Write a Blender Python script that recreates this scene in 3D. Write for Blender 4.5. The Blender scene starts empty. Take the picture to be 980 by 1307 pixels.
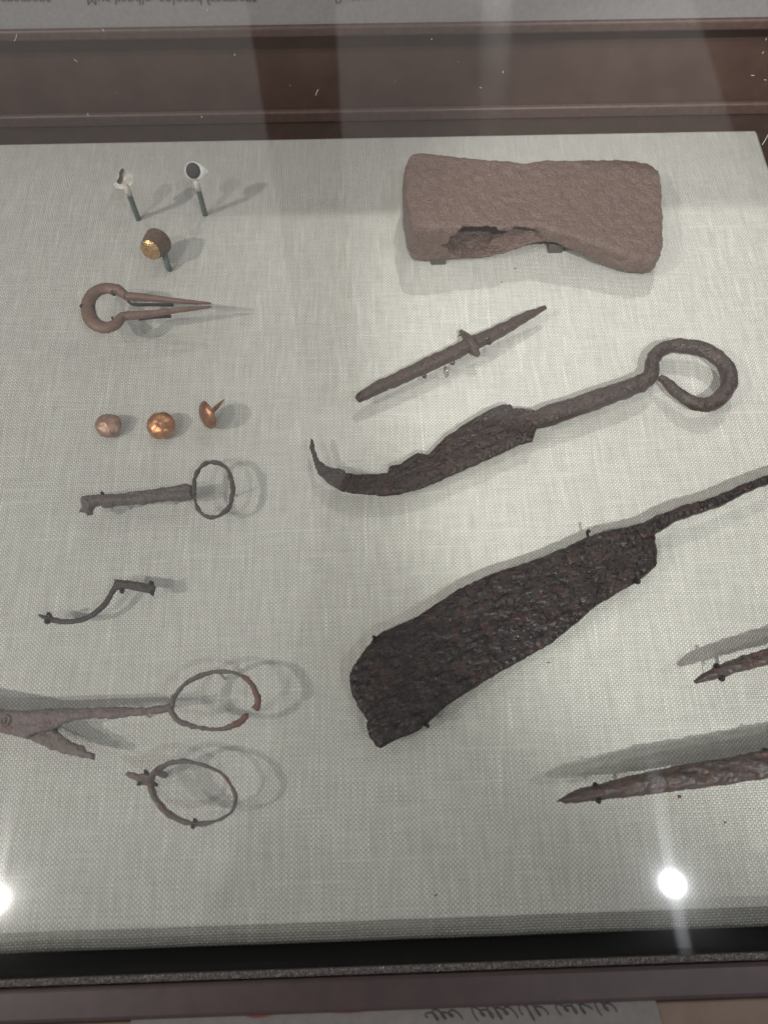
import bpy, bmesh, math
import numpy as np
from mathutils import Vector, Matrix, geometry

# ------------------------------------------------------------------ camera
# world: X along the board, Y away from the viewer, Z up from the linen (z = 0), metres
F, CAMH = 982.0, 0.32
def nrm(v):
    v = np.array(v, float); return v / np.linalg.norm(v)
_X = nrm((61, -1.62, 1)); _N = np.array((0, .455, 1.)); _N[0] = -(_X[1]*_N[1] + _X[2]*_N[2]) / _X[0]
_Z = -nrm(_N); _Y = np.cross(_Z, _X)
ROT = np.array([_X, _Y, _Z]); CAM = np.array((0, 0, CAMH))
def ray(px, py): return ROT @ np.array(((px - 490) / F, (py - 653.5) / F, 1.))
def P(px, py, z=0.0):
    d = ray(px, py); return CAM + d * ((z - CAMH) / d[2])
def proj(p):
    c = ROT.T @ (np.array(p) - CAM); return np.array((490 + F*c[0]/c[2], 653.5 + F*c[1]/c[2]))

S = bpy.context.scene
COL = S.collection
cd = bpy.data.cameras.new('camera'); cam = bpy.data.objects.new('camera', cd); COL.objects.link(cam)
rt, dn, fw = ROT[:, 0], ROT[:, 1], ROT[:, 2]
m = Matrix.Identity(4)
for i in range(3):
    m[i][0], m[i][1], m[i][2], m[i][3] = rt[i], -dn[i], -fw[i], CAM[i]
cam.matrix_world = m
cd.sensor_fit = 'VERTICAL'; cd.sensor_height = 36; cd.sensor_width = 36; cd.lens = 36 * F / 1307
cd.clip_start = .005; cd.clip_end = 50
cd.dof.use_dof = True; cd.dof.focus_distance = .345; cd.dof.aperture_fstop = 11
S.camera = cam

# ------------------------------------------------------------------ light
W = bpy.data.worlds.new('World'); S.world = W; W.use_nodes = True
W.node_tree.nodes['Background'].inputs[0].default_value = (.89, .88, .87, 1)
W.node_tree.nodes['Background'].inputs[1].default_value = .54
S.view_settings.view_transform = 'Standard'; S.view_settings.look = 'None'
S.view_settings.exposure = .14; S.view_settings.gamma = 1

def spot(name, direction, aim, power, cone, blend, radius, color, dist=2.05):
    ld = bpy.data.lights.new(name, 'SPOT'); ld.energy = power; ld.spot_size = math.radians(cone); ld.spot_blend = blend
    ld.shadow_soft_size = radius; ld.color = color
    o = bpy.data.objects.new(name, ld); COL.objects.link(o)
    p = np.array(direction) * dist + np.array((aim[0], aim[1], 0)) * 1.0
    o.location = p
    d = Vector((aim[0], aim[1], 0)) - Vector(p)
    o.rotation_euler = d.to_track_quat('-Z', 'Y').to_euler()
    return o
# the sloping glass over the case; two of the lamps are mirrored in it
TAU = math.radians(13)
GY0, GZ0 = -.0313, .0225
def refl(px, py):
    ng = np.array((0, -math.sin(TAU), math.cos(TAU))); d = nrm(ray(px, py)); p0 = np.array((0, GY0, GZ0))
    h = CAM + d*(((p0-CAM)@ng)/(d@ng)); return h, d - 2*(d@ng)*ng
def lamp_mirrored(px, py, power, cone, radius, color, z=2.1):
    h, r = refl(px, py); p = h + r*((z-h[2])/r[2])
    spot('spotlight', (p - np.array((h[0], h[1], 0)))/z, h, power, cone, .6, radius, color, z)
POOL = (.205, .222, 0)
spot('spotlight', (-.08, -.77, 1), POOL, 180, 9.3, .26, .027, (1, .985, .95))
lamp_mirrored(858, 1128, 34, 60, .021, (.93, .96, 1))
lamp_mirrored(-7, 1150, 44, 60, .021, (1, .97, .92))
spot('spotlight', (-1.08, -.52, 1), P(230, 430, 0), 140, 12, .9, .035, (1, .95, .88))

spot('spotlight', (.16, .72, 1), P(700, 280, 0), 95, 10, .8, .05, (1, .96, .92))

# ------------------------------------------------------------------ noise and mesh helpers
def _hash(ix, iy, iz):
    n = (ix * 374761393 + iy * 668265263 + iz * 2147483647 + 1013) & 0xffffffff
    n = ((n ^ (n >> 13)) * 1274126177) & 0xffffffff
    n = ((n ^ (n >> 16)) * 2246822519) & 0xffffffff
    return ((n ^ (n >> 15)) & 0xffff) / 32767.5 - 1
def vnoise(p, scale, seed=0):
    q = np.asarray(p, float) * scale + seed * 17.31
    i = np.floor(q).astype(np.int64); f = q - i; f = f*f*(3 - 2*f)
    r = 0
    for dx in (0, 1):
        for dy in (0, 1):
            for dz in (0, 1):
                w = (f[:, 0] if dx else 1-f[:, 0]) * (f[:, 1] if dy else 1-f[:, 1]) * (f[:, 2] if dz else 1-f[:, 2])
                r = r + w * _hash(i[:, 0]+dx, i[:, 1]+dy, i[:, 2]+dz)
    return r
def fbm(p, scale, seed=0, octs=3):
    r = 0; a = 1
    for k in range(octs):
        r = r + a * vnoise(p, scale * 2.1**k, seed + k); a *= .5
    return r
def catmull(pts, n, closed=False):
    pts = [np.array(p, float) for p in pts]; out = []; L = len(pts)
    rng = range(L if closed else L - 1)
    for i in rng:
        g = lambda k: pts[k % L] if closed else pts[min(max(k, 0), L-1)]
        a, b, c, d = g(i-1), g(i), g(i+1), g(i+2)
        for k in range(n):
            t = k / n
            out.append(.5*((2*b) + (-a+c)*t + (2*a-5*b+4*c-d)*t*t + (-a+3*b-3*c+d)*t**3))
    if not closed: out.append(pts[-1])
    return np.array(out)

def make_obj(name, verts, faces, mat, parent=None, smooth=True):
    verts = np.asarray(verts, float)
    off = np.array(parent['_o']) if parent is not None else np.zeros(3)
    me = bpy.data.meshes.new(name)
    me.from_pydata((verts - off).tolist(), [], [list(map(int, f)) for f in faces]); me.update()
    bm = bmesh.new(); bm.from_mesh(me); bmesh.ops.recalc_face_normals(bm, faces=bm.faces[:]); bm.to_mesh(me); bm.free()
    if smooth:
        me.polygons.foreach_set('use_smooth', [True]*len(me.polygons))
    me.materials.append(mat)
    o = bpy.data.objects.new(name, me); COL.objects.link(o)
    if parent is not None: o.parent = parent
    return o
ROOTS = []
def thing(name, label, cat, loc, group=None):
    o = bpy.data.objects.new(name, None); COL.objects.link(o)
    o.empty_display_size = .01
    o.location = loc; o['_o'] = tuple(float(c) for c in loc)
    o['label'] = label; o['category'] = cat
    if group: o['group'] = group
    ROOTS.append(o); return o
def tag(o, label, cat, group=None):
    o['label'] = label; o['category'] = cat
    if group: o['group'] = group
    return o

def slab_geo(outline, zmid, half, step=.8, jag=.25, rough=.25, edge=.35, rnd=3.0, seed=1, streak=None, smoothline=False, nscale=.35):
    """plate from a traced outline (world xyz per point); half(x,y)->half thickness in mm; zmid(x,y) in mm. units: mm inside"""
    o = np.array(outline)[:, :2] * 1000
    if smoothline: o = catmull(o, 4, True)
    pts = []
    for i in range(len(o)):
        a, b = o[i], o[(i+1) % len(o)]; n = max(1, int(np.linalg.norm(b-a)/step))
        for k in range(n): pts.append(a + (b-a)*k/n)
    pts = np.array(pts)
    q3 = np.c_[pts, np.zeros(len(pts))]
    pts = pts + jag * np.c_[fbm(q3, .5, seed, 3), fbm(q3, .5, seed+9, 3)]
    lo, hi = pts.min(0), pts.max(0)
    rs = np.random.RandomState(seed)
    gx, gy = np.meshgrid(np.arange(lo[0], hi[0], step), np.arange(lo[1], hi[1], step))
    g = np.c_[gx.ravel(), gy.ravel()]; g += rs.uniform(-.3, .3, g.shape)*step
    def dist(q):
        d = np.full(len(q), 1e9); ins = np.zeros(len(q), bool)
        for i in range(len(pts)):
            a, b = pts[i], pts[(i+1) % len(pts)]; e = b-a
            t = np.clip(((q-a)@e)/max(e@e, 1e-9), 0, 1)
            d = np.minimum(d, np.hypot(q[:, 0]-a[0]-t*e[0], q[:, 1]-a[1]-t*e[1]))
            c = ((a[1] > q[:, 1]) != (b[1] > q[:, 1]))
            with np.errstate(divide='ignore', invalid='ignore'):
                xx = a[0] + (q[:, 1]-a[1])*(b[0]-a[0])/(b[1]-a[1])
            ins ^= c & (q[:, 0] < xx)
        return d, ins
    d, ins = dist(g); g = g[ins & (d > step*.45)]
    nb = len(pts)
    vv = [Vector((float(a), float(b))) for a, b in np.vstack([pts, g])]
    r = geometry.delaunay_2d_cdt(vv, [(i, (i+1) % nb) for i in range(nb)], [], 1, 1e-4)
    v2 = np.array([(v.x, v.y) for v in r[0]]); tri = np.array([f for f in r[2]])
    d, _ = dist(v2)
    cnt = {}
    for f in tri:
        for k in range(3):
            e = (f[k], f[(k+1) % 3]); key = (min(e), max(e))
            cnt.setdefault(key, []).append(e)
    bnd = [v[0] for v in cnt.values() if len(v) == 1]
    isb = np.zeros(len(v2), bool)
    for a, b in bnd: isb[a] = isb[b] = True
    d[isb] = 0
    x, y = v2[:, 0]/1000, v2[:, 1]/1000
    h = half(x, y)*np.ones(len(v2)); zm = zmid(x, y)*np.ones(len(v2))
    t = np.clip(d/rnd, 0, 1); pr = edge + (1-edge)*np.sqrt(1-(1-t)**2)
    q3 = np.c_[v2, np.zeros(len(v2))]
    if streak is not None:
        c, s = math.cos(streak), math.sin(streak)
        q3 = np.c_[(v2[:, 0]*c + v2[:, 1]*s)*.36, -v2[:, 0]*s + v2[:, 1]*c, np.zeros(len(v2))]
    nz = fbm(q3, nscale, seed+3, 4)*rough*np.clip(h/h.max(), .25, 1)
    zt = zm + h*pr + nz; zb = zm - h*pr + fbm(q3, nscale, seed+5, 3)*rough*.5
    n = len(v2)
    V = np.vstack([np.c_[v2, zt], np.c_[v2, zb]])/1000
    Fc = [tuple(f) for f in tri] + [(f[0]+n, f[2]+n, f[1]+n) for f in tri] + [(a, a+n, b+n, b) for a, b in bnd]
    return V, Fc

def sweep_geo(path, w, h, closed=False, segs=12, power=2.0, rough=.0, nscale=.5, seed=1, dens=6, up=(0, 0, 1), caps=True, twist=0):
    """tube along 3D points; w,h full widths in mm per control point"""
    path = np.array(path, float)
    w = np.array(w if hasattr(w, '__len__') else [w]*len(path), float); h = np.array(h if hasattr(h, '__len__') else [h]*len(path), float)
    c = catmull(np.c_[path*1000, w, h], dens, closed)
    p, w, h = c[:, :3], np.maximum(c[:, 3], .15), np.maximum(c[:, 4], .15)
    n = len(p)
    tg = (np.roll(p, -1, 0) - np.roll(p, 1, 0)) if closed else np.gradient(p, axis=0)
    tg /= np.linalg.norm(tg, axis=1)[:, None] + 1e-9
    up = np.array(up, float)
    if abs(tg[:, 2]).max() > .97: up = np.array((.2, 1, .1)) if up[2] == 1 else up
    sd = np.cross(up, tg); sd /= np.linalg.norm(sd, axis=1)[:, None] + 1e-9
    un = np.cross(tg, sd)
    th = np.arange(segs)*2*np.pi/segs + twist
    cs = np.sign(np.cos(th))*np.abs(np.cos(th))**(2/power); sn = np.sign(np.sin(th))*np.abs(np.sin(th))**(2/power)
    V = p[:, None, :] + sd[:, None, :]*(w[:, None]*.5*cs)[:, :, None] + un[:, None, :]*(h[:, None]*.5*sn)[:, :, None]
    N = sd[:, None, :]*cs[None, :, None] + un[:, None, :]*sn[None, :, None]
    V = V.reshape(-1, 3); N = N.reshape(-1, 3)
    if rough: V = V + N*(fbm(V, nscale, seed, 3)*rough)[:, None]
    fc = []
    for i in range(n if closed else n-1):
        j = (i+1) % n
        for k in range(segs):
            l = (k+1) % segs
            fc.append((i*segs+k, i*segs+l, j*segs+l, j*segs+k))
    if not closed and caps:
        fc.append(tuple(range(segs))[::-1]); fc.append(tuple((n-1)*segs + k for k in range(segs)))
    return V/1000, fc
def lathe_geo(prof, segs=28, center=(0, 0, 0), axis=(0, 0, 1), rough=0, seed=1, squash=None):
    """prof: (r, z) mm"""
    ax = nrm(axis); t = np.array((1, 0, 0)) if abs(ax[0]) < .8 else np.array((0, 1, 0))
    a = nrm(np.cross(t, ax)); b = np.cross(ax, a)
    V = []; fc = []
    for r, z in prof:
        for k in range(segs):
            th = 2*math.pi*k/segs
            V.append((a*math.cos(th)*(squash or 1) + b*math.sin(th))*r + ax*z)
    V = np.array(V)
    if rough:
        V = V + nrm((.3, .2, .9))*(fbm(V, .4, seed, 3)*rough)[:, None]
    n = len(prof)
    for i in range(n-1):
        for k in range(segs):
            l = (k+1) % segs
            fc.append((i*segs+k, i*segs+l, (i+1)*segs+l, (i+1)*segs+k))
    if prof[0][0] > 1e-6: fc.append(tuple(range(segs))[::-1])
    if prof[-1][0] > 1e-6: fc.append(tuple((n-1)*segs+k for k in range(segs)))
    return V/1000 + np.array(center), fc
def box_geo(lo, hi, bev=0):
    bm = bmesh.new(); bmesh.ops.create_cube(bm, size=1)
    for v in bm.verts:
        v.co = Vector([lo[i] + (v.co[i]+.5)*(hi[i]-lo[i]) for i in range(3)])
    if bev: bmesh.ops.bevel(bm, geom=bm.edges[:], offset=bev, segments=3, profile=.5, affect='EDGES')
    bm.verts.index_update()
    V = [tuple(v.co) for v in bm.verts]; fc = [[v.index for v in f.verts] for f in bm.faces]; bm.free()
    return V, fc
def join(*gs):
    V = []; fc = []; o = 0
    for v, f in gs:
        V.append(np.asarray(v)); fc += [tuple(i+o for i in q) for q in f]; o += len(v)
    return np.vstack(V), fc
def PX(pts, z): return [P(a, b, z(a) if callable(z) else z) for a, b in pts]
def pxmm(px, py, z=0.01):
    return np.linalg.norm(P(px+1, py, z)-P(px, py, z))*1000

# ------------------------------------------------------------------ materials
def new_mat(name):
    mt = bpy.data.materials.new(name); mt.use_nodes = True
    nt = mt.node_tree; b = nt.nodes['Principled BSDF']
    return mt, nt, b
def nd(nt, kind, **kw):
    n = nt.nodes.new(kind)
    for k, v in kw.items():
        if k.startswith('i_'): n.inputs[int(k[2:]) if k[2:].isdigit() else k[2:].replace('_', ' ')].default_value = v
        else: setattr(n, k, v)
    return n
def coords_mm(nt):
    tc = nd(nt, 'ShaderNodeTexCoord'); mp = nd(nt, 'ShaderNodeMapping'); mp.inputs['Scale'].default_value = (1000, 1000, 1000)
    nt.links.new(tc.outputs['Object'], mp.inputs['Vector']); return mp
def ramp(nt, stops, fac):
    r = nd(nt, 'ShaderNodeValToRGB'); e = r.color_ramp.elements
    while len(e) < len(stops): e.new(.5)
    for s, (p, c) in zip(e, stops): s.position = p; s.color = (*c, 1) if len(c) == 3 else c
    nt.links.new(fac, r.inputs[0]); return r
def iron(name, dark, mid, light, rust=None, rough=(.32, .62), bump=.5, fine=1.6, pit=.5, stretch=None, spec=.5, rustamt=.62, wax=1.0):
    mt, nt, b = new_mat(name); L = nt.links.new
    mp = coords_mm(nt)
    src = mp.outputs[0]
    if stretch:
        m2 = nd(nt, 'ShaderNodeMapping'); m2.inputs['Rotation'].default_value = (0, 0, -stretch)
        m3 = nd(nt, 'ShaderNodeMapping'); m3.inputs['Scale'].default_value = (.6, 1, 1)
        L(src, m2.inputs[0]); L(m2.outputs[0], m3.inputs[0]); src = m3.outputs[0]
    n1 = nd(nt, 'ShaderNodeTexNoise', i_Scale=.16, i_Detail=8., i_Roughness=.7); L(src, n1.inputs['Vector'])
    n2 = nd(nt, 'ShaderNodeTexNoise', i_Scale=fine*.5, i_Detail=5., i_Roughness=.65); L(src, n2.inputs['Vector'])
    v = nd(nt, 'ShaderNodeTexVoronoi', i_Scale=fine*.8); v.feature = 'F1'; L(src, v.inputs['Vector'])
    mx = nd(nt, 'ShaderNodeMath', operation='MULTIPLY_ADD'); mx.inputs[1].default_value = .45; L(n2.outputs['Fac'], mx.inputs[0])
    mm = nd(nt, 'ShaderNodeMath', operation='MULTIPLY'); mm.inputs[1].default_value = .55; L(n1.outputs['Fac'], mm.inputs[0]); L(mm.outputs[0], mx.inputs[2])
    r = ramp(nt, [(.34, dark), (.5, mid), (.68, light)], mx.outputs[0])
    colour = r.outputs[0]
    if rust:
        n3 = nd(nt, 'ShaderNodeTexNoise', i_Scale=.22, i_Detail=4.); L(mp.outputs[0], n3.inputs['Vector'])
        rr = ramp(nt, [(rustamt, (0, 0, 0)), (rustamt+.06, (1, 1, 1))], n3.outputs['Fac'])
        mc = nd(nt, 'ShaderNodeMix', data_type='RGBA'); L(rr.outputs[0], mc.inputs[0]); L(colour, mc.inputs[6]); mc.inputs[7].default_value = (*rust, 1)
        colour = mc.outputs[2]
    L(colour, b.inputs['Base Color'])
    ro = nd(nt, 'ShaderNodeMapRange'); ro.inputs[1].default_value = .35; ro.inputs[2].default_value = .65
    ro.inputs[3].default_value = rough[0]; ro.inputs[4].default_value = rough[1]; L(n2.outputs['Fac'], ro.inputs[0]); L(ro.outputs[0], b.inputs['Roughness'])
    b.inputs['Specular IOR Level'].default_value = spec
    ad = nd(nt, 'ShaderNodeMath', operation='MULTIPLY_ADD'); ad.inputs[1].default_value = pit
    L(v.outputs['Distance'], ad.inputs[0]); L(n2.outputs['Fac'], ad.inputs[2])
    n4 = nd(nt, 'ShaderNodeTexNoise', i_Scale=fine*2.2, i_Detail=3.); L(src, n4.inputs['Vector'])
    ad2 = nd(nt, 'ShaderNodeMath', operation='MULTIPLY_ADD'); ad2.inputs[1].default_value = .35
    L(n4.outputs['Fac'], ad2.inputs[0]); L(ad.outputs[0], ad2.inputs[2])
    bp = nd(nt, 'ShaderNodeBump'); bp.inputs['Strength'].default_value = bump; bp.inputs['Distance'].default_value = .001
    L(ad2.outputs[0], bp.inputs['Height']); L(bp.outputs[0], b.inputs['Normal'])
    # patchy conservation wax that glints
    n5 = nd(nt, 'ShaderNodeTexNoise', i_Scale=fine*1.25, i_Detail=2.); L(src, n5.inputs['Vector'])
    b5 = nd(nt, 'ShaderNodeBump'); b5.inputs['Strength'].default_value = 1; b5.inputs['Distance'].default_value = .0012*wax
    L(n5.outputs['Fac'], b5.inputs['Height']); L(bp.outputs[0], b5.inputs['Normal']); L(b5.outputs[0], b.inputs['Coat Normal'])
    b.inputs['Coat Weight'].default_value = .22*wax; b.inputs['Coat Roughness'].default_value = .2
    return mt
def plain(name, col, rough=.5, metal=0, noise=.0, nscale=.5, bump=0, spec=.5, col2=None):
    mt, nt, b = new_mat(name); L = nt.links.new
    b.inputs['Base Color'].default_value = (*col, 1); b.inputs['Roughness'].default_value = rough; b.inputs['Metallic'].default_value = metal
    b.inputs['Specular IOR Level'].default_value = spec
    if col2 or bump:
        mp = coords_mm(nt); n = nd(nt, 'ShaderNodeTexNoise', i_Scale=nscale, i_Detail=6., i_Roughness=.65); L(mp.outputs[0], n.inputs['Vector'])
        if col2:
            r = ramp(nt, [(.38, col), (.64, col2)], n.outputs['Fac']); L(r.outputs[0], b.inputs['Base Color'])
        if bump:
            bp = nd(nt, 'ShaderNodeBump'); bp.inputs['Strength'].default_value = bump; bp.inputs['Distance'].default_value = .0006
            L(n.outputs['Fac'], bp.inputs['Height']); L(bp.outputs[0], b.inputs['Normal'])
    return mt

def linen_mat():
    mt, nt, b = new_mat('linen weave'); L = nt.links.new
    tc = nd(nt, 'ShaderNodeTexCoord')
    # slight waviness of the threads
    wn = nd(nt, 'ShaderNodeTexNoise', i_Scale=28., i_Detail=2.); L(tc.outputs['Object'], wn.inputs['Vector'])
    w2 = nd(nt, 'ShaderNodeVectorMath', operation='MULTIPLY_ADD'); w2.inputs[1].default_value = (.0016, .0016, 0)
    L(wn.outputs['Color'], w2.inputs[0]); L(tc.outputs['Object'], w2.inputs[2])
    sp = nd(nt, 'ShaderNodeSeparateXYZ'); L(w2.outputs[0], sp.inputs[0])
    def M(op, a, b_=None, c=None):
        n = nd(nt, 'ShaderNodeMath', operation=op)
        for k, x in enumerate((a, b_, c)):
            if x is None: continue
            if isinstance(x, (int, float)): n.inputs[k].default_value = x
            else: L(x, n.inputs[k])
        return n.outputs[0]
    PITCH = .00094
    u = M('DIVIDE', sp.outputs[0], PITCH); v = M('DIVIDE', sp.outputs[1], PITCH*.95)
    def thread(a, c, sign, seed):
        i = M('ROUND', a); fr = M('SUBTRACT', a, i)
        # thickness of every thread changes from thread to thread and along it (slubs)
        cx = nd(nt, 'ShaderNodeCombineXYZ'); L(i, cx.inputs[0]); L(M('MULTIPLY', c, .06), cx.inputs[1]); cx.inputs[2].default_value = seed
        nn = nd(nt, 'ShaderNodeTexNoise', i_Scale=.9, i_Detail=2.); L(cx.outputs[0], nn.inputs['Vector'])
        thick = M('MULTIPLY_ADD', nn.outputs['Fac'], .22, .30)
        # here and there a slub: a short stretch of thicker, paler yarn
        c2 = nd(nt, 'ShaderNodeCombineXYZ'); L(M('MULTIPLY', i, 1.7), c2.inputs[0]); L(M('MULTIPLY', c, .022), c2.inputs[1]); c2.inputs[2].default_value = seed + 40
        n2 = nd(nt, 'ShaderNodeTexNoise', i_Scale=1., i_Detail=1.); L(c2.outputs[0], n2.inputs['Vector'])
        sl = nd(nt, 'ShaderNodeMapRange'); sl.inputs[1].default_value = .66; sl.inputs[2].default_value = .76; L(n2.outputs['Fac'], sl.inputs[0])
        thick = M('MULTIPLY_ADD', sl.outputs[0], .13, thick)
        rr = M('DIVIDE', M('ABSOLUTE', fr), thick)
        prof = M('SQRT', M('MAXIMUM', M('SUBTRACT', 1, M('MULTIPLY', rr, rr)), 0))
        par = M('COSINE', M('MULTIPLY', i, math.pi))
        und = M('MULTIPLY_ADD', M('MULTIPLY', par, M('COSINE', M('MULTIPLY', c, math.pi))), .42*sign, .58)
        return M('MULTIPLY', prof, und), M('MULTIPLY_ADD', sl.outputs[0], .28, nn.outputs['Fac']), rr
    a, na, ra = thread(u, v, 1, 3.1); c, nc, rc = thread(v, u, -1, 7.7)
    h = M('MAXIMUM', a, c)
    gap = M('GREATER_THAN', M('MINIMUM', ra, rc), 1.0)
    # fibre colour, varies per thread; shade between threads is painted dark into the gaps
    isA = M('GREATER_THAN', a, c)
    tn = nd(nt, 'ShaderNodeMix'); L(isA, tn.inputs[0]); L(nc, tn.inputs[2]); L(na, tn.inputs[3])
    rw = ramp(nt, [(.2, (.64, .625, .588)), (.8, (.85, .835, .79))], tn.outputs[0])      # paler warp, light on raised crossings put into the colour
    rf = ramp(nt, [(.2, (.44, .428, .395)), (.8, (.62, .605, .565))], tn.outputs[0])        # greyer weft, shade of the dips put into the colour
    r = nd(nt, 'ShaderNodeMix', data_type='RGBA'); L(isA, r.inputs[0]); L(rf.outputs[0], r.inputs[6]); L(rw.outputs[0], r.inputs[7])
    big = nd(nt, 'ShaderNodeTexNoise', i_Scale=9., i_Detail=4.); L(tc.outputs['Object'], big.inputs['Vector'])
    br = ramp(nt, [(.3, (.95, .95, .945)), (.7, (1.03, 1.03, 1.02))], big.outputs['Fac'])
    mu = nd(nt, 'ShaderNodeMix', data_type='RGBA', blend_type='MULTIPLY'); mu.inputs[0].default_value = 1
    L(r.outputs[2], mu.inputs[6]); L(br.outputs[0], mu.inputs[7])
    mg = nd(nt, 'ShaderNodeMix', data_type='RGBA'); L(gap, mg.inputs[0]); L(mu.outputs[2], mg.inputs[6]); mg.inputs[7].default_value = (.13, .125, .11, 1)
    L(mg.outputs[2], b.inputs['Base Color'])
    b.inputs['Roughness'].default_value = .85; b.inputs['Specular IOR Level'].default_value = .15
    bp = nd(nt, 'ShaderNodeBump'); bp.inputs['Strength'].default_value = .9; bp.inputs['Distance'].default_value = .00045
    L(h, bp.inputs['Height']); L(bp.outputs[0], b.inputs['Normal'])
    return mt
def glass_mat():
    mt = bpy.data.materials.new('case glass'); mt.use_nodes = True; nt = mt.node_tree; L = nt.links.new
    nt.nodes.remove(nt.nodes['Principled BSDF']); out = nt.nodes['Material Output']
    tr = nd(nt, 'ShaderNodeBsdfTransparent'); tr.inputs[0].default_value = (.985, .99, .985, 1)
    gl = nd(nt, 'ShaderNodeBsdfGlossy'); gl.inputs['Roughness'].default_value = .028
    # faint greasy film: a second, slightly wider reflection
    g2 = nd(nt, 'ShaderNodeBsdfGlossy'); g2.inputs['Roughness'].default_value = .075; g2.inputs['Anisotropy'].default_value = .88
    tv = nd(nt, 'ShaderNodeCombineXYZ'); tv.inputs[0].default_value = 1; L(tv.outputs[0], g2.inputs['Tangent'])
    g3 = nd(nt, 'ShaderNodeBsdfGlossy'); g3.inputs['Roughness'].default_value = .125
    # wiped smears: the film is uneven across the pane
    tc = nd(nt, 'ShaderNodeTexCoord'); sm = nd(nt, 'ShaderNodeTexNoise', i_Scale=22., i_Detail=4.); L(tc.outputs['Object'], sm.inputs['Vector'])
    sr = nd(nt, 'ShaderNodeMapRange'); sr.inputs[1].default_value = .35; sr.inputs[2].default_value = .7; sr.inputs[3].default_value = .025; sr.inputs[4].default_value = .06
    L(sm.outputs['Fac'], sr.inputs[0])
    mf = nd(nt, 'ShaderNodeMixShader'); mf.inputs[0].default_value = .7; L(g2.outputs[0], mf.inputs[1]); L(g3.outputs[0], mf.inputs[2])
    mg = nd(nt, 'ShaderNodeMixShader'); L(sr.outputs[0], mg.inputs[0]); L(gl.outputs[0], mg.inputs[1]); L(mf.outputs[0], mg.inputs[2])
    # Fresnel reflectance of one glass face (Schlick), the same from both sides
    lw = nd(nt, 'ShaderNodeLayerWeight'); lw.inputs[0].default_value = .5
    pw = nd(nt, 'ShaderNodeMath', operation='POWER'); pw.inputs[1].default_value = 5; L(lw.outputs['Facing'], pw.inputs[0])
    fr = nd(nt, 'ShaderNodeMath', operation='MULTIPLY_ADD'); fr.inputs[1].default_value = .957; fr.inputs[2].default_value = .043; L(pw.outputs[0], fr.inputs[0])
    mx = nd(nt, 'ShaderNodeMixShader'); L(fr.outputs[0], mx.inputs[0]); L(tr.outputs[0], mx.inputs[1]); L(mg.outputs[0], mx.inputs[2])
    L(mx.outputs[0], out.inputs['Surface'])
    return mt

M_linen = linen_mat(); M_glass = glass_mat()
M_wall = plain('brown painted wood', (.095, .056, .046), .42, nscale=.05, col2=(.12, .072, .058), bump=.06)
M_ledge = plain('brown ledge', (.105, .066, .056), .45, nscale=.3, col2=(.14, .088, .074), bump=.1)
M_floor = plain('case floor', (.055, .034, .028), .5, nscale=.1, col2=(.07, .043, .035))
M_rim = plain('purple brown rim', (.028, .011, .012), .45, nscale=.12, col2=(.04, .018, .018), bump=.08)
M_gap_shade = plain('front gap shade', (.012, .01, .01), .6)  # near-black colour standing for the shade in the front gap
M_card = plain('grey caption card', (.27, .255, .262), .6, nscale=.4, col2=(.31, .295, .30))
M_sheet = plain('dim grey card', (.13, .115, .108), .6, nscale=.3, col2=(.155, .138, .13))
M_tan = plain('tan wood', (.12, .075, .052), .5, nscale=.06, col2=(.15, .098, .07))
M_ink = plain('grey ink', (.11, .10, .105), .7)
M_ink2 = plain('dark script ink', (.035, .032, .032), .7)
M_red = plain('red ink', (.16, .035, .03), .7)
M_beam_stand_in = plain('dark beam and stand-in', (.02, .015, .014), .7)
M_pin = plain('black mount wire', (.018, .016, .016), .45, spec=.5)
M_post = plain('linen coloured mount', (.45, .43, .38), .6)
M_pad = plain('grey mount pad', (.085, .07, .062), .6)
M_peg = plain('green grey peg', (.10, .125, .115), .55, nscale=.6, col2=(.13, .155, .145))
M_clear = plain('clear mount', (.9, .9, .9), .08); 
_b = M_clear.node_tree.nodes['Principled BSDF']; _b.inputs['Transmission Weight'].default_value = 1; _b.inputs['IOR'].default_value = 1.4
M_white = plain('white ceramic', (.84, .82, .78), .25, nscale=.5, col2=(.9, .88, .84), bump=.15)
M_cream = plain('cream ceramic', (.78, .70, .58), .35, nscale=.5, col2=(.9, .86, .78), bump=.3)
M_black = plain('black inlay', (.012, .011, .013), .55, nscale=.8, col2=(.02, .019, .021), bump=.2)
M_neck = plain('pale glue', (.62, .55, .50), .5)

M_axe = iron('brown axe iron', (0.1118, 0.0684, 0.0559), (0.1449, 0.0908, 0.0750), (0.1864, 0.1205, 0.1016), rough=(0.2, 0.55), bump=.75, fine=1.3, pit=.7, spec=.5, wax=1.0, rust=(.13, .085, .066), rustamt=.55)
M_spike = iron('brown spike iron', (0.0299, 0.0157, 0.0122), (0.0544, 0.0305, 0.0240), (0.0843, 0.0485, 0.0382), rough=(0.2, 0.55), bump=.6, fine=1.2, pit=.5)
M_hook = iron('dark pitted iron', (0.0130, 0.0076, 0.0068), (0.0252, 0.0149, 0.0132), (0.0413, 0.0262, 0.0235), rough=(0.14, 0.55), bump=.6, fine=1.0, pit=.8, stretch=.45, wax=1.0, rust=(.045, .022, .017), rustamt=.55)
M_handle = iron('brown black iron', (0.0176, 0.0095, 0.0077), (0.0342, 0.0186, 0.0147), (0.0581, 0.0335, 0.0270), rough=(0.2, 0.55), bump=.6, fine=1.0, pit=.6, stretch=.3, rust=(.055, .030, .024), rustamt=.55)
M_knife = iron('black flaky iron', (0.0072, 0.0039, 0.0039), (0.0144, 0.0084, 0.0082), (0.0270, 0.0169, 0.0169), rough=(0.12, 0.55), bump=.6, fine=.85, pit=.8, stretch=.5, wax=1.0, rust=(.034, .016, .013), rustamt=.55)
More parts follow.
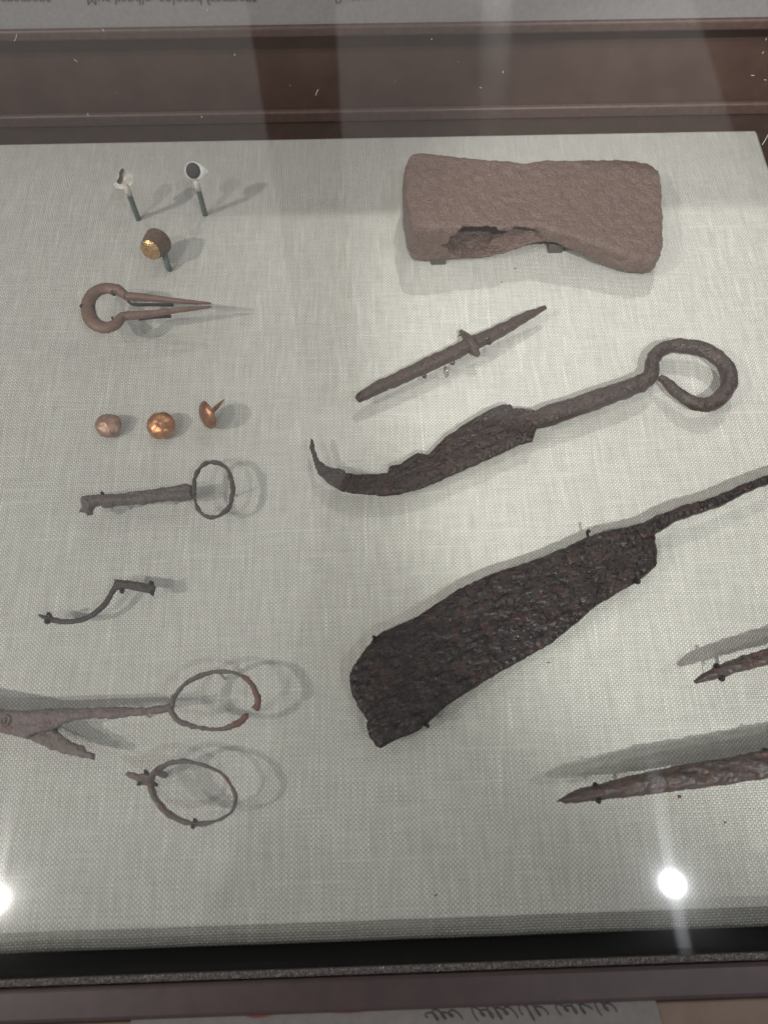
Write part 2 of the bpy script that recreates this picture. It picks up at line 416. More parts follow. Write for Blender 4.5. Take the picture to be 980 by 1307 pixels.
M_spear = iron('grey brown spear iron', (0.0405, 0.0292, 0.0275), (0.0714, 0.0535, 0.0502), (0.1094, 0.0851, 0.0794), rough=(0.2, 0.6), bump=.6, fine=.7, pit=.8, stretch=.2, wax=1.0, rust=(.09, .05, .04), rustamt=.55)
M_key = iron('grey iron', (0.0638, 0.0492, 0.0442), (0.1063, 0.0833, 0.0747), (0.1615, 0.1317, 0.1208), rough=(0.22, 0.6), bump=.6, fine=1.0, pit=.8, wax=0.5)
M_keyring = iron('grey iron with a reddish patch', (0.0480, 0.0360, 0.0320), (0.0760, 0.0592, 0.0528), (0.1120, 0.0896, 0.0800), rust=(.13, .055, .04), rough=(0.25, 0.6), bump=0.7, fine=1.2, rustamt=.6, wax=0.5)
M_guard = iron('dark strip iron', (0.0292, 0.0228, 0.0208), (0.0488, 0.0390, 0.0351), (0.0748, 0.0618, 0.0572), rough=(0.22, 0.6), bump=0.6, fine=1.4, pit=.4, wax=0.4)
M_sciss = iron('grey rusty scissor iron', (0.1033, 0.0746, 0.0689), (0.1601, 0.1195, 0.1109), (0.2376, 0.1865, 0.1770), rust=(.17, .075, .05), rough=(0.25, 0.6), bump=0.8, fine=.9, pit=.6, rustamt=.63, wax=0.35)
M_loop = iron('rusted loop iron', (0.0816, 0.0634, 0.0576), (0.1344, 0.1075, 0.0979), (0.2016, 0.1680, 0.1536), rust=(.15, .06, .035), rough=(0.25, 0.6), bump=0.8, fine=1.0, rustamt=.56, wax=0.35)
M_rust = iron('orange rust', (.08, .028, .017), (.16, .062, .036), (.23, .10, .06), bump=.6, fine=1.2, wax=0.3)
M_harp = iron('brown bronze', (0.1265, 0.0726, 0.0550), (0.1815, 0.1078, 0.0836), (0.2420, 0.1485, 0.1177), rough=(.42, .62), bump=.18, fine=1.2, pit=.3, wax=0.15)
def metal_mat(name, c1, c2, c3, rough, metal, nscale, bump):
    mt, nt, b = new_mat(name); L = nt.links.new; mp = coords_mm(nt)
    n = nd(nt, 'ShaderNodeTexNoise', i_Scale=nscale, i_Detail=6., i_Roughness=.6); L(mp.outputs[0], n.inputs['Vector'])
    r = ramp(nt, [(.35, c1), (.52, c2), (.7, c3)], n.outputs['Fac']); L(r.outputs[0], b.inputs['Base Color'])
    b.inputs['Metallic'].default_value = metal
    ro = nd(nt, 'ShaderNodeMapRange'); ro.inputs[1].default_value = .35; ro.inputs[2].default_value = .7
    ro.inputs[3].default_value = rough[0]; ro.inputs[4].default_value = rough[1]; L(n.outputs['Fac'], ro.inputs[0]); L(ro.outputs[0], b.inputs['Roughness'])
    bp = nd(nt, 'ShaderNodeBump'); bp.inputs['Strength'].default_value = bump; bp.inputs['Distance'].default_value = .0005
    L(n.outputs['Fac'], bp.inputs['Height']); L(bp.outputs[0], b.inputs['Normal'])
    return mt
M_cop = metal_mat('bright copper', (.38, .17, .085), (.52, .25, .13), (.62, .34, .19), (.28, .46), .85, .35, .35)
M_copd = metal_mat('dull pinkish copper', (.28, .165, .12), (.38, .24, .18), (.46, .31, .25), (.36, .55), .6, .35, .5)
M_cop3 = metal_mat('brown copper', (.26, .115, .065), (.38, .18, .105), (.46, .24, .15), (.32, .5), .8, .35, .3)
def thimble_mat(name, cols, metal, rough, kind):
    mt, nt, b = new_mat(name); L = nt.links.new; tc = nd(nt, 'ShaderNodeTexCoord')
    mp = nd(nt, 'ShaderNodeMapping'); mp.inputs['Scale'].default_value = (1000, 1000, 1000); L(tc.outputs['Object'], mp.inputs[0])
    n = nd(nt, 'ShaderNodeTexNoise', i_Scale=.6, i_Detail=4.); L(mp.outputs[0], n.inputs['Vector'])
    r = ramp(nt, [(.35, cols[0]), (.65, cols[1])], n.outputs['Fac']); L(r.outputs[0], b.inputs['Base Color'])
    b.inputs['Metallic'].default_value = metal; b.inputs['Roughness'].default_value = rough
    return mt
M_brass = thimble_mat('worn bright brass', ((.55, .32, .14), (.85, .58, .30)), .9, .24, 0)
M_thim = thimble_mat('brown thimble side', ((.13, .085, .058), (.20, .135, .095)), .35, .5, 1)

# ------------------------------------------------------------------ the case and the board
def structure(name, geo, mat, smooth=False):
    o = make_obj(name, geo[0], geo[1], mat, None, smooth); o['kind'] = 'structure'; return o
XL, XR, YF, YB = -.31, .234, -.0262, .388
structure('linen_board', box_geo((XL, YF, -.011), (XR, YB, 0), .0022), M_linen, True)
structure('case_floor', box_geo((-.46, -.06, -.016), (.46, .46, -.0115)), M_floor)
YW = .418
structure('back_wall', box_geo((-.46, YW, -.0113), (.46, YW+.012, .1265)), M_wall)
structure('wall_ledge', box_geo((-.46, YW-.004, -.0112), (.46, YW-.0003, -.0035), .0012), M_ledge)
# moulding and sloping caption rail on the back wall
zr = P(490, 47, 0); d = ray(490, 47); zrail = (CAM + d*((YW-.010)/d[1]))[2]
d = ray(490, 33); zrail2 = (CAM + d*((YW-.010)/d[1]))[2]
structure('wall_moulding', box_geo((-.46, YW-.010, zrail), (.46, YW-.0003, zrail2), .0015), M_ledge)
structure('case_wall', box_geo((-.475, -.06, -.016), (-.4602, .435, .10)), M_wall)
structure('case_wall', box_geo((.4602, -.06, -.016), (.475, .435, .10)), M_wall)
def glass_z(y): return GZ0 + (y-GY0)*math.tan(TAU)
structure('front_gap_shade', box_geo((-.46, -.0430, -.0113), (.46, -.0270, -.0105)), M_gap_shade)  # dark strip on the floor, paints in the shade below the rim
structure('front_wall', box_geo((-.46, -.052, -.0113), (.46, -.0432, GZ0-.0125)), M_gap_shade)  # wall coloured near black for the same shade
# front rim, follows the slope of the glass
def sloped_box(y0, y1, t0, t1, bev=0, x0=-.46, x1=.46):
    V, fc = box_geo((x0, y0, t0), (x1, y1, t1), bev)
    V = [(x, y, z + glass_z(y)) for x, y, z in V]
    return V, fc
structure('front_rim', sloped_box(-.0446, -.0341, -.008, .0032, .0014), M_rim)
structure('front_sill', sloped_box(-.130, -.0449, -.012, .0005, .001), M_tan)
def seal_mat():
    mt, nt, b = new_mat('glitter seal'); L = nt.links.new; mp = coords_mm(nt)
    v = nd(nt, 'ShaderNodeTexVoronoi', i_Scale=1.7); L(mp.outputs[0], v.inputs['Vector'])
    n = nd(nt, 'ShaderNodeTexNoise', i_Scale=2., i_Detail=3.); L(mp.outputs[0], n.inputs['Vector'])
    r = ramp(nt, [(.35, (.06, .05, .047)), (.65, (.36, .32, .30))], n.outputs['Fac']); L(r.outputs[0], b.inputs['Base Color'])
    b.inputs['Roughness'].default_value = .2; b.inputs['Metallic'].default_value = .5
    bp = nd(nt, 'ShaderNodeBump'); bp.inputs['Strength'].default_value = 1; bp.inputs['Distance'].default_value = .0012
    L(v.outputs['Distance'], bp.inputs['Height']); L(bp.outputs[0], b.inputs['Normal'])
    return mt
M_seal = seal_mat()
structure('glass_seal', sloped_box(-.0338, -.0317, -.004, .0022, .0007), M_seal, True)
g = sloped_box(-.0314, .416, -.0025, .0015)
glass = make_obj('glass_pane', g[0], g[1], M_glass, None, False)
tag(glass, 'sloping sheet of clear glass covering the whole display case', 'glass')
def ceil_pt(px, py, z=2.1):
    h, r = refl(px, py); return h + r*((z-h[2])/r[2])
def beam(pts):
    q = [ceil_pt(*p) for p in pts]; n = len(q)
    V = q + [p + np.array((0, 0, .12)) for p in q]
    fc = [tuple(range(n)), tuple(range(2*n-1, n-1, -1))] + [(i, (i+1) % n, (i+1) % n + n, i+n) for i in range(n)]
    structure('ceiling_beam', (V, fc), M_beam_stand_in)
beam([(305, -60), (345, 200), (395, 520), (462, 520), (437, 200), (424, -60)])
beam([(897, -60), (966, 166), (1010, 310), (1500, 310), (1500, -60)])

def dark_stand_in(pts, z=2.3):  # unseen dark panel added overhead, mirrored in the glass in place of the photographer
    q = [ceil_pt(*p, z) for p in pts]; n = len(q)
    V = q + [p + np.array((0, 0, .05)) for p in q]
    structure('photographer_stand_in', (V, [tuple(range(n)), tuple(range(2*n-1, n-1, -1))] + [(i, (i+1) % n, (i+1) % n + n, i+n) for i in range(n)]), M_beam_stand_in)
dark_stand_in([(-700, 1196), (255, 1190), (335, 1000), (420, 640), (480, 545), (1500, 470), (1500, 1700), (-700, 1700)])

# caption rail across the back wall with its line of lettering, and the caption card on the front sill
d = ray(490, 33); p_lo = CAM + d*((YW-.008)/d[1])
capt = thing('caption_rail', 'grey caption strip with small dark lettering along the back wall', 'label', (0, YW, p_lo[2]))
zt = p_lo[2] + .0006
V = [(-.46, YW-.0078, zt), (.46, YW-.0078, zt), (.46, YW-.0003, zt+.030), (-.46, YW-.0003, zt+.030)]
V += [(x, y+.0004, z-.0012) for x, y, z in V]
make_obj('strip', V, [(0, 1, 2, 3), (7, 6, 5, 4), (0, 4, 5, 1), (1, 5, 6, 2), (2, 6, 7, 3), (3, 7, 4, 0)], M_card, capt, False)
def on_strip(px, py):
    a = np.array((0, YW-.0078, zt)); n = np.cross((1, 0, 0), np.array((0, .0075, .030))); d = ray(px, py)
    return CAM + d*(((a-CAM)@n)/(d@n)) - nrm(n)*(-.0003 if n[1] < 0 else .0003)
rs = np.random.RandomState(5); gs = []
def stroke(pts, w, conv):
    q = [conv(*p) for p in pts]
    return sweep_geo(q, w, .12, segs=4, dens=2)
def letters(text, px0, px1, py_base, py_top, conv, shear=0.0, mat=None, parent=None, name='lettering'):
    cu = bpy.data.curves.new('txt', 'FONT'); cu.body = text; cu.resolution_u = 3; cu.shear = shear
    ob = bpy.data.objects.new('txt', cu); COL.objects.link(ob)
    me = ob.evaluated_get(bpy.context.evaluated_depsgraph_get()).to_mesh()
    v = np.array([t.co for t in me.vertices]); fcs = [tuple(p.vertices) for p in me.polygons]
    ob.evaluated_get(bpy.context.evaluated_depsgraph_get()).to_mesh_clear(); bpy.data.objects.remove(ob)
    u = (v[:, 0]-v[:, 0].min())/(v[:, 0].max()-v[:, 0].min()); w = v[:, 1]/.72
    V = [conv(px0 + (px1-px0)*a_, py_base + (py_top-py_base)*b_) for a_, b_ in zip(u, w)]
    make_obj(name, V, fcs, mat, parent, False)['kind'] = 'stuff'
letters('ornament', -8, 66, -7, 7, on_strip, 0, M_ink, capt)
letters('Mug handle, colored fragment', 112, 328, -7, 7, on_strip, 0, M_ink, capt)
letters('Button', 428, 480, -9, 5, on_strip, 0, M_ink, capt)

def sill_pt(px, py, up=.0):
    ng = np.array((0, -math.sin(TAU), math.cos(TAU))); d = ray(px, py); p0 = np.array((0, GY0, GZ0)) + ng*(.0005+up)*1.0
    return CAM + d*(((p0-CAM)@ng)/(d@ng))
card = thing('caption_card', 'grey caption card with red heading and dark script lying on the front sill', 'label', tuple(sill_pt(500, 1300)))
cq = [sill_pt(170, 1290, .0006), sill_pt(835, 1273, .0006), sill_pt(900, 1500, .0006), sill_pt(130, 1500, .0006)]
V = cq + [c - np.array((0, 0, .0005)) for c in cq]
make_obj('sheet', V, [(0, 1, 2, 3), (7, 6, 5, 4), (0, 4, 5, 1), (1, 5, 6, 2), (2, 6, 7, 3), (3, 7, 4, 0)], M_sheet, card, False)
cp = lambda a, b: sill_pt(a, b, .0009)
reds = [stroke([(314, 1286), (314, 1293), (325, 1297), (345, 1294), (358, 1286)], 1.2, cp),
        stroke([(388, 1285), (388, 1290)], 1.3, cp), stroke([(412, 1286), (425, 1291), (445, 1292), (470, 1289), (490, 1284)], .7, cp),
        stroke([(428, 1283), (430, 1287)], 1.0, cp), stroke([(466, 1281), (468, 1285)], 1.0, cp)]
v, f = join(*reds); make_obj('heading', v, f, M_red, card, False)['kind'] = 'stuff'
scr = []
for x0, n, amp in ((545, 4, 5), (605, 5, 7), (665, 3, 9), (712, 4, 6), (762, 2, 8)):
    line = []
    for i in range(n*12):
        t = i/12*2*math.pi; k = amp*(1+.5*math.sin(t*.37+x0)); bx_ = x0 + i/12*10
        line.append((bx_ - 5*math.sin(t) + k*.5*math.cos(t), 1297 - (bx_-538)*.05 + k*math.cos(t+.3)))
    scr.append(sweep_geo([cp(*p) for p in line], .38, .1, segs=4, dens=1))
v, f = join(*scr); make_obj('script_line', v, f, M_ink2, card, False)['kind'] = 'stuff'

# ------------------------------------------------------------------ mounting pins
def near_mean(parent, t):
    """middle of the thing's metal close to point t"""
    acc = []
    for c in parent.children:
        if c.name.startswith('mount'): continue
        v = np.zeros(len(c.data.vertices)*3); c.data.vertices.foreach_get('co', v); v = v.reshape(-1, 3) + np.array(parent['_o'])
        d = np.hypot(v[:, 0]-t[0], v[:, 1]-t[1]); acc.append(v[d < .0075])
    v = np.vstack(acc)
    return v.mean(0) if len(v) else t
def pin(parent, px, py, z, r=.9, name='mount_pin', mat=None, hook=None):
    """a thin post from the board up to the underside; with hook, a black claw that grips the edge as well"""
    t = P(px, py, z)
    if hook is None:
        return make_obj(name, *sweep_geo([(t[0], t[1], -.0005), (t[0], t[1], z*.5), (t[0], t[1], z)], r, r, segs=8, dens=2), mat or M_post, parent)
    m = near_mean(parent, t); inw = m-t; inw[2] = 0
    inw = inw/(np.linalg.norm(inw)+1e-9)
    base = t + inw*.0022
    pts = [base + np.array((0, 0, -.0028)), t + np.array((0, 0, -.0024)) + inw*.0008, t + np.array((0, 0, -.0010)), t + np.array((0, 0, .0006)), t + inw*.0009 + np.array((0, 0, .0013))]
    make_obj(name, *sweep_geo(pts, r, r, segs=8, dens=4), mat or M_pin, parent)
    return make_obj('mount_post', *sweep_geo([(base[0], base[1], -.0005), (base[0], base[1], z*.5), (base[0], base[1], z-.002)], 0.22, 0.22, segs=6, dens=2), M_post, parent)

# ------------------------------------------------------------------ axe head
def build_axe():
    zt = lambda x: .0285 - .0135*min(max((x-560)/285, 0), 1)     # top surface height by pixel column
    back = [(517, 207), (523, 194), (533, 190.5), (567, 194), (606, 198), (645, 202), (672, 205), (688, 201), (730, 202), (777, 200), (812, 202), (831, 205.7), (841, 214), (843.6, 228), (846, 251), (847.5, 286), (846, 313), (842, 328), (835, 333)]
    front = [(812, 331), (781, 319), (742, 305.7), (707, 294), (686, 288), (668, 289), (640, 293), (600, 292), (567, 290), (540, 291), (527, 288), (521, 275), (516, 250), (514.5, 228)]
    out = PX(back + front, zt)
    x0, x1 = .022, .160
    def ztop(x, y):
        t = np.clip((x-x0)/(x1-x0), 0, 1); return 28.5 - 13.5*np.clip((t-.12)/.88, 0, 1)
    def zbot(x, y):
        t = np.clip((x-x0)/(x1-x0), 0, 1); return 3.2 + 1.5*t + 7.5*np.exp(-((t-.56)/.13)**2)
    half = lambda x, y: (ztop(x, y)-zbot(x, y))/2
    zm = lambda x, y: (ztop(x, y)+zbot(x, y))/2
    V, fc = slab_geo(out, zm, half, step=1.0, jag=.45, rough=.0, edge=.80, rnd=4.0, seed=4)
    root = thing('axe_head', 'thick reddish brown iron axe head with a broken open eye', 'axe head', (*P(680, 270, 0)[:2], 0))
    me = bpy.data.meshes.new('t'); me.from_pydata(V.tolist(), [], [list(map(int, f)) for f in fc])
    bm = bmesh.new(); bm.from_mesh(me); bmesh.ops.recalc_face_normals(bm, faces=bm.faces[:]); bm.to_mesh(me); bm.free()
    A = bpy.data.objects.new('t', me); COL.objects.link(A)
    # the eye: a ragged hollow opening on the near side
    cuts = []
    def blob(c, r, seed):
        bm = bmesh.new(); bmesh.ops.create_icosphere(bm, subdivisions=4, radius=1)
        pts = np.array([v.co for v in bm.verts]); nn = fbm(pts*4, .9, seed, 3)
        for v, k in zip(bm.verts, nn): v.co = Vector([c[i] + v.co[i]*r[i]*(1+.16*k) for i in range(3)])
        mb = bpy.data.meshes.new('c'); bm.to_mesh(mb); bm.free()
        o = bpy.data.objects.new('c', mb); COL.objects.link(o); cuts.append(o)
    yf = P(600, 292, .0285)[1]; xx = lambda a: P(a, 292, .026)[0]
    blob((xx(615), yf+.006, .0148), (.0178, .0290, .0102), 3)
    blob((xx(656), yf+.001, .0148), (.0165, .0170, .0072), 8)
    blob((xx(612), yf-.0010, .0215), (.0150, .0060, .0105), 21)
    blob((xx(648), yf-.0015, .0225), (.0135, .0058, .0095), 25)
    blob((xx(700), yf-.008, .0030), (.0150, .0120, .0060), 14)
    rm = A.modifiers.new('r0', 'REMESH'); rm.mode = 'VOXEL'; rm.voxel_size = .0012
    full = None
    for c in cuts:
        md = A.modifiers.new('b', 'BOOLEAN'); md.operation = 'DIFFERENCE'; md.object = c; md.solver = 'EXACT'
        n_ = len(A.evaluated_get(bpy.context.evaluated_depsgraph_get()).data.vertices)
        if full and n_ < full*.6: A.modifiers.remove(md)          # a cut that failed is left out
        else: full = n_
        pass
    rm = A.modifiers.new('r', 'REMESH'); rm.mode = 'VOXEL'; rm.voxel_size = .00075
    dg = bpy.context.evaluated_depsgraph_get(); ev = A.evaluated_get(dg); m2 = ev.to_mesh()
    n = len(m2.vertices); co = np.zeros(n*3); m2.vertices.foreach_get('co', co); co = co.reshape(-1, 3)
    no = np.zeros(n*3); m2.vertices.foreach_get('normal', no); no = no.reshape(-1, 3)
    faces = [tuple(p.vertices) for p in m2.polygons]
    ev.to_mesh_clear()
    for o in [A] + cuts: bpy.data.objects.remove(o)
    q = co*1000
    lump = fbm(q, .10, 3, 3)*.30 + fbm(q, .5, 13, 3)*.08 + np.minimum(0, fbm(q, .3, 7, 3)-.45)*.55
    co = co + no*(lump/1000)[:, None]
    make_obj('body', co, faces, M_axe, root)
    for a, b in ((560, 333), (710, 318)):
        p = P(a, b, .004)
        g = box_geo((p[0]-.0040, p[1]+.0008, -.0002), (p[0]+.0040, p[1]+.010, .0062), .0006)
        make_obj('mount_pad', g[0], g[1], M_pad, root)
build_axe()

# ------------------------------------------------------------------ double pointed spike
def build_spike():
    z = .008
    root = thing('iron_spike', 'brown iron spike pointed at both ends with a winged collar', 'spike', (*P(576, 452, 0)[:2], 0))
    c = [(456, 510), (463, 505.5), (480, 496), (520, 478), (560, 459), (598, 441), (640, 421), (670, 405), (688, 396), (696, 392)]
    w = [3.0, 4.6, 5.4, 6.4, 6.8, 6.8, 6.0, 4.4, 2.6, 1.6]
    g1 = sweep_geo(PX(c, z), w, [x*.95 for x in w], segs=16, power=3.2, rough=.35, nscale=.4, seed=3, dens=10, twist=.4)
    make_obj('shaft', *g1, M_spike, root)
    a = P(600, 440, z); t = nrm(P(640, 421, z)-P(560, 459, z)); sd = np.cross((0, 0, 1), t); up = np.array((0, 0, 1))
    mm = .001
    wing = sweep_geo([a + sd*8.6*mm + up*.002 - t*.001, a + sd*5.6*mm + up*.0014, a + sd*2.0*mm + up*.0012, a + up*.0014, a - sd*3*mm + up*.0006, a - sd*5.2*mm, a - sd*7.0*mm - up*.001 + t*.0008],
                     [1.6, 3.0, 5.4, 6.4, 6.0, 4.4, 2.4], [1.8, 4.0, 7.0, 7.6, 7.2, 4.5, 2], segs=14, rough=.3, seed=8, dens=6)
    make_obj('collar', *wing, M_spike, root)
    for px, py in ((534, 466), (543, 480), (579, 463), (627, 436)):
        p = pin(root, px, py, .0095, 1.0, hook=(-.0005, .0012), mat=M_spike)
    for px, py in ((588, 428), (571, 471)):
        pin(root, px, py, .006, 2.6, name='clear_mount', mat=M_clear)
build_spike()

# ------------------------------------------------------------------ hooked knife with ring handle
def build_hook():
    z = .0085
    root = thing('hooked_knife', 'dark pitted iron knife with upcurved hooked tip and ring handle', 'knife', (*P(620, 560, 0)[:2], 0))
    bl = [(396.5, 559.5), (400, 562), (402, 575), (408, 588), (416, 594.7), (425.7, 598), (439, 599.6), (442, 604), (458, 606), (478, 606), (494, 604), (496, 595.7), (510.6, 593), (520, 585.6), (533.5, 579), (546.5, 581), (558, 568.6), (566, 560), (579, 552), (589, 544), (602, 536), (621.6, 524.5), (638, 518), (651, 517), (654, 522), (664, 521), (682, 524), (686, 534), (684, 549), (678.8, 563.7), (664, 567), (641, 578), (615, 590), (589, 601), (563, 612.7), (536.7, 624), (510.6, 630.6), (488, 633), (461.6, 631), (439, 628), (419, 617.5), (406, 604.5), (399.6, 588), (395.7, 572)]
    xa, xb = P(400, 600, z)[0], P(680, 540, z)[0]
    half = lambda x, y: .7 + 1.7*np.clip((x-xa)/(xb-xa), 0, 1)
    V, fc = slab_geo(PX(bl, z), lambda x, y: 8.5+0*x, half, step=.65, jag=.25, rough=.68, edge=.3, rnd=5, seed=12, streak=.42, nscale=.45)
    make_obj('blade', V, fc, M_hook, root)
    c = [(664, 541), (690, 534), (730, 520.5), (770, 507), (806, 493.5), (824, 486), (831, 476), (832, 462), (841, 449), (856, 442), (876, 442.5), (897, 446), (917, 458), (928.5, 475), (929.5, 492), (918, 508.5), (900, 516.5), (882, 513), (864, 501.5), (853, 490.5), (841.5, 481.5)]
    k = lambda px: px*pxmm(800, 490, z)
    wp = [16, 25, 26, 24, 23, 20, 19, 18, 18, 17.5, 19, 20, 20, 20, 20, 19, 18, 16.5, 15, 12.5, 7]
    hz = [.0085, .0088, .0088, .0088, .009, .009, .009, .0088, .0085] + [.0085]*12
    pts = [P(a, b, h) for (a, b), h in zip(c, hz)]
    make_obj('shank', *sweep_geo(pts[:7], [k(x) for x in wp[:7]], [4.0, 6.0, 7.2, 7.2, 7.2, 7, 6.8], segs=16, power=2.6, rough=.45, nscale=.35, seed=5, dens=8), M_handle, root)
    make_obj('ring', *sweep_geo(pts[5:], [k(x) for x in wp[5:]], [6.8]*10+[6.5, 6.2, 6, 5.4, 4.6, 3], segs=16, power=2.3, rough=.4, nscale=.35, seed=6, dens=8), M_handle, root)
    for px, py in ((560, 590), (470, 620), (640, 548), (760, 511)):
        pin(root, px, py, .006, 1.2)
build_hook()

# ------------------------------------------------------------------ broad knife
def build_knife():
    z = .0105
    root = thing('broad_knife', 'broad black flaky iron knife blade with a long thin tang', 'knife', (*P(640, 800, 0)[:2], 0))
    bl = [(841, 655), (824, 664.6), (806.5, 670.5), (772, 676.7), (751, 683.7), (723, 697.6), (692, 709.7), (661, 721), (648.6, 724), (620, 735), (585.7, 751), (560, 768), (534, 785.7), (510, 796), (488.6, 806), (478.8, 813), (464, 831), (450.6, 851), (445.7, 862), (446.5, 874), (449, 886), (459, 905), (470, 919), (467.8, 924), (470, 936.7), (478.8, 951), (486, 954), (505.7, 943), (527.8, 935.5), (547, 922), (562, 907), (576.7, 895), (596, 883), (628, 863), (660, 845), (683, 832), (705.7, 819), (735, 795), (763, 771), (790, 755), (817, 739), (837.8, 722), (839.5, 708), (836, 690.6), (838, 678), (848, 671)]
    V, fc = slab_geo(PX(bl, z), lambda x, y: 9.0+0*x, lambda x, y: 2.4+0*x, step=.7, jag=.28, rough=.62, edge=.4, rnd=5, seed=31, streak=.50, nscale=.42)
    make_obj('blade', V, fc, M_knife, root)
    c = [(815, 684), (836, 671), (858, 659), (880, 651.5), (915, 640), (948, 624.5), (980, 612), (1030, 594), (1085, 575)]
    k = pxmm(900, 640, z)
    make_obj('tang', *sweep_geo(PX(c, z), [x*k for x in (16, 19, 16, 16, 14.5, 12, 11, 9, 4)], [4.2, 4.6, 4.8, 4.8, 4.6, 4.2, 4, 3.6, 2], segs=14, power=2.8, rough=.35, nscale=.4, seed=33, dens=8), M_knife, root)
    for px, py, hk in ((750, 678, (-.001, .001)), (815, 743, (.0012, .0002)), (477, 813, (-.0008, .0008)), (546, 927, (.0008, -.0005))):
        pin(root, px, py, .0115, 1.3, hook=hk)
    for px, py in ((600, 830), (700, 760), (985, 610)):
        pin(root, px, py, .0075, 1.4)
build_knife()

# ------------------------------------------------------------------ two spear points at the right
def spear(up_, lo_, label, z, seed, pins, mid):
    root = thing('spear_point', label, 'spear point', (*P(*mid, 0)[:2], 0), 'iron spear points on the board')
    V, fc = slab_geo(PX(up_ + lo_[::-1], z), lambda x, y: z*1000+0*x, lambda x, y: 3.2+0*x, step=.75, jag=.3, rough=1.15, edge=.1, rnd=5.5, seed=seed, streak=.2, nscale=.3)
    make_obj('blade', V, fc, M_spear, root)
    for px, py, hk in pins: pin(root, px, py, z+.0008, 1.5, hook=hk)
    for px, py in mid_pins: pin(root, px, py, z-.001, 1.6)
mid_pins = ((935, 848), (1020, 826))
spear([(884.5, 869), (891, 862.7), (912.6, 850.5), (943, 838), (980, 827), (1030, 813), (1090, 802)],
      [(888, 873), (906.5, 869), (943, 858), (980, 848), (1030, 836), (1090, 822)],
      'small pointed grey brown iron spear point beside the broad knife', .0155, 41, ((913, 849, (.0003, .0012)), (922, 867, (.0008, -.0006))), (1000, 838))
mid_pins = ((800, 1005), (900, 990), (1020, 972))
spear([(709, 1023), (723, 1014), (741, 1005.7), (762.6, 1000.5), (802, 989.8), (839, 982), (876, 974.5), (925, 967), (980, 956), (1030, 946), (1085, 938)],
      [(723, 1025.5), (741, 1024), (769, 1021), (818, 1016), (863.7, 1009.7), (925, 1002), (980, 993.5), (1030, 985), (1085, 975)],
      'long cracked grey brown iron spear point lying near the front edge', .0155, 47, ((759, 1001, (-.0005, .0014)), (764, 1023, (.0004, -.0010)), (975, 957, (-.0006, .0014))), (900, 990))

# ------------------------------------------------------------------ key
def build_key():
    z = .010
    root = thing('iron_key', 'corroded grey iron key with an oval ring bow', 'key', (*P(190, 635, 0)[:2], 0))
    kp = lambda a, b: (80 + a/3.92, 570 + b/3.92)
    out = [kp(*p) for p in [(100, 255), (130, 248), (180, 241), (215, 243), (300, 235), (400, 224), (470, 215), (500, 203), (530, 205), (560, 199), (600, 193), (630, 190), (655, 196), (658, 262), (630, 268), (560, 270), (520, 272), (450, 280), (400, 290), (350, 290), (260, 296), (225, 304), (200, 303), (190, 292), (165, 299), (152, 318), (150, 336), (128, 345), (115, 330), (82, 328), (97, 310), (98, 296), (92, 272)]]
    V, fc = slab_geo(PX(out, z), lambda x, y: 10+0*x, lambda x, y: 2.7+0*x, step=.5, jag=.3, rough=.6, edge=.1, rnd=3.0, seed=51, streak=.05, nscale=.5)
    make_obj('shaft', V, fc, M_key, root)
    rg = [kp(*p) for p in [(657, 230), (662, 165), (688, 108), (738, 80), (795, 88), (830, 122), (847, 180), (849, 240), (832, 305), (790, 343), (740, 352), (692, 330), (667, 285)]]
    k = pxmm(270, 630, z)
    w = [x*k for x in (5, 4.6, 4.6, 4.4, 4.2, 4.8, 6.4, 6.2, 5, 4.6, 4.6, 4.8, 5)]
    rz = .011
    make_obj('bow', *sweep_geo(PX(rg, rz), w, [2.6]*13, closed=True, segs=12, rough=.5, nscale=.4, seed=52, dens=8), M_keyring, root)
    pin(root, 131, 629, .0125, 1.1, hook=(-.0014, .0003)); pin(root, 160, 641, .007, 1.2); pin(root, 220, 634, .007, 1.2)
    pin(root, 297, 622, .009, .9)
build_key()

# ------------------------------------------------------------------ curved guard fragment
def build_guard():
    z = .009
    root = thing('curved_iron_strip', 'small dark iron strip curving up to a flat stepped end', 'fragment', (*P(125, 770, 0)[:2], 0))
    kp = lambda a, b: (40 + a/5.158, 720 + b/5.158)
    c = [kp(*p) for p in [(55, 335), (85, 350), (130, 364), (200, 378), (260, 379), (340, 364), (420, 325), (490, 258), (535, 185), (560, 140)]]
    k = pxmm(100, 780, z)
    w = [x*k for x in (3.2, 5, 6.5, 7, 7, 7, 7, 7, 7, 7)]
    make_obj('strip', *sweep_geo(PX(c, z), w, [1.8]*10, segs=12, power=2.6, rough=.18, nscale=.5, seed=61, dens=8), M_guard, root)
    fl = [kp(*p) for p in [(552, 104), (575, 102), (640, 110), (740, 125), (800, 131), (822, 150), (812, 190), (770, 192), (740, 186), (680, 176), (640, 165), (600, 166), (550, 172), (540, 160)]]
    V, fc = slab_geo(PX(fl, z), lambda x, y: 9.3+0*x, lambda x, y: 1.2+0*x, step=.5, jag=.2, rough=.3, edge=.4, rnd=1.6, seed=62, nscale=.5)
    make_obj('flat_end', V, fc, M_guard, root)
    for a, b, hk in ((118, 326, (.0009, -.0005)), (100, 382, (.0010, .0003)), (595, 182, (.0003, .0007)), (797, 122, (.0010, -.0006)), (797, 196, (.0006, .0006))):
        pin(root, *kp(a, b), .0098, 1.3, hook=hk)
build_guard()

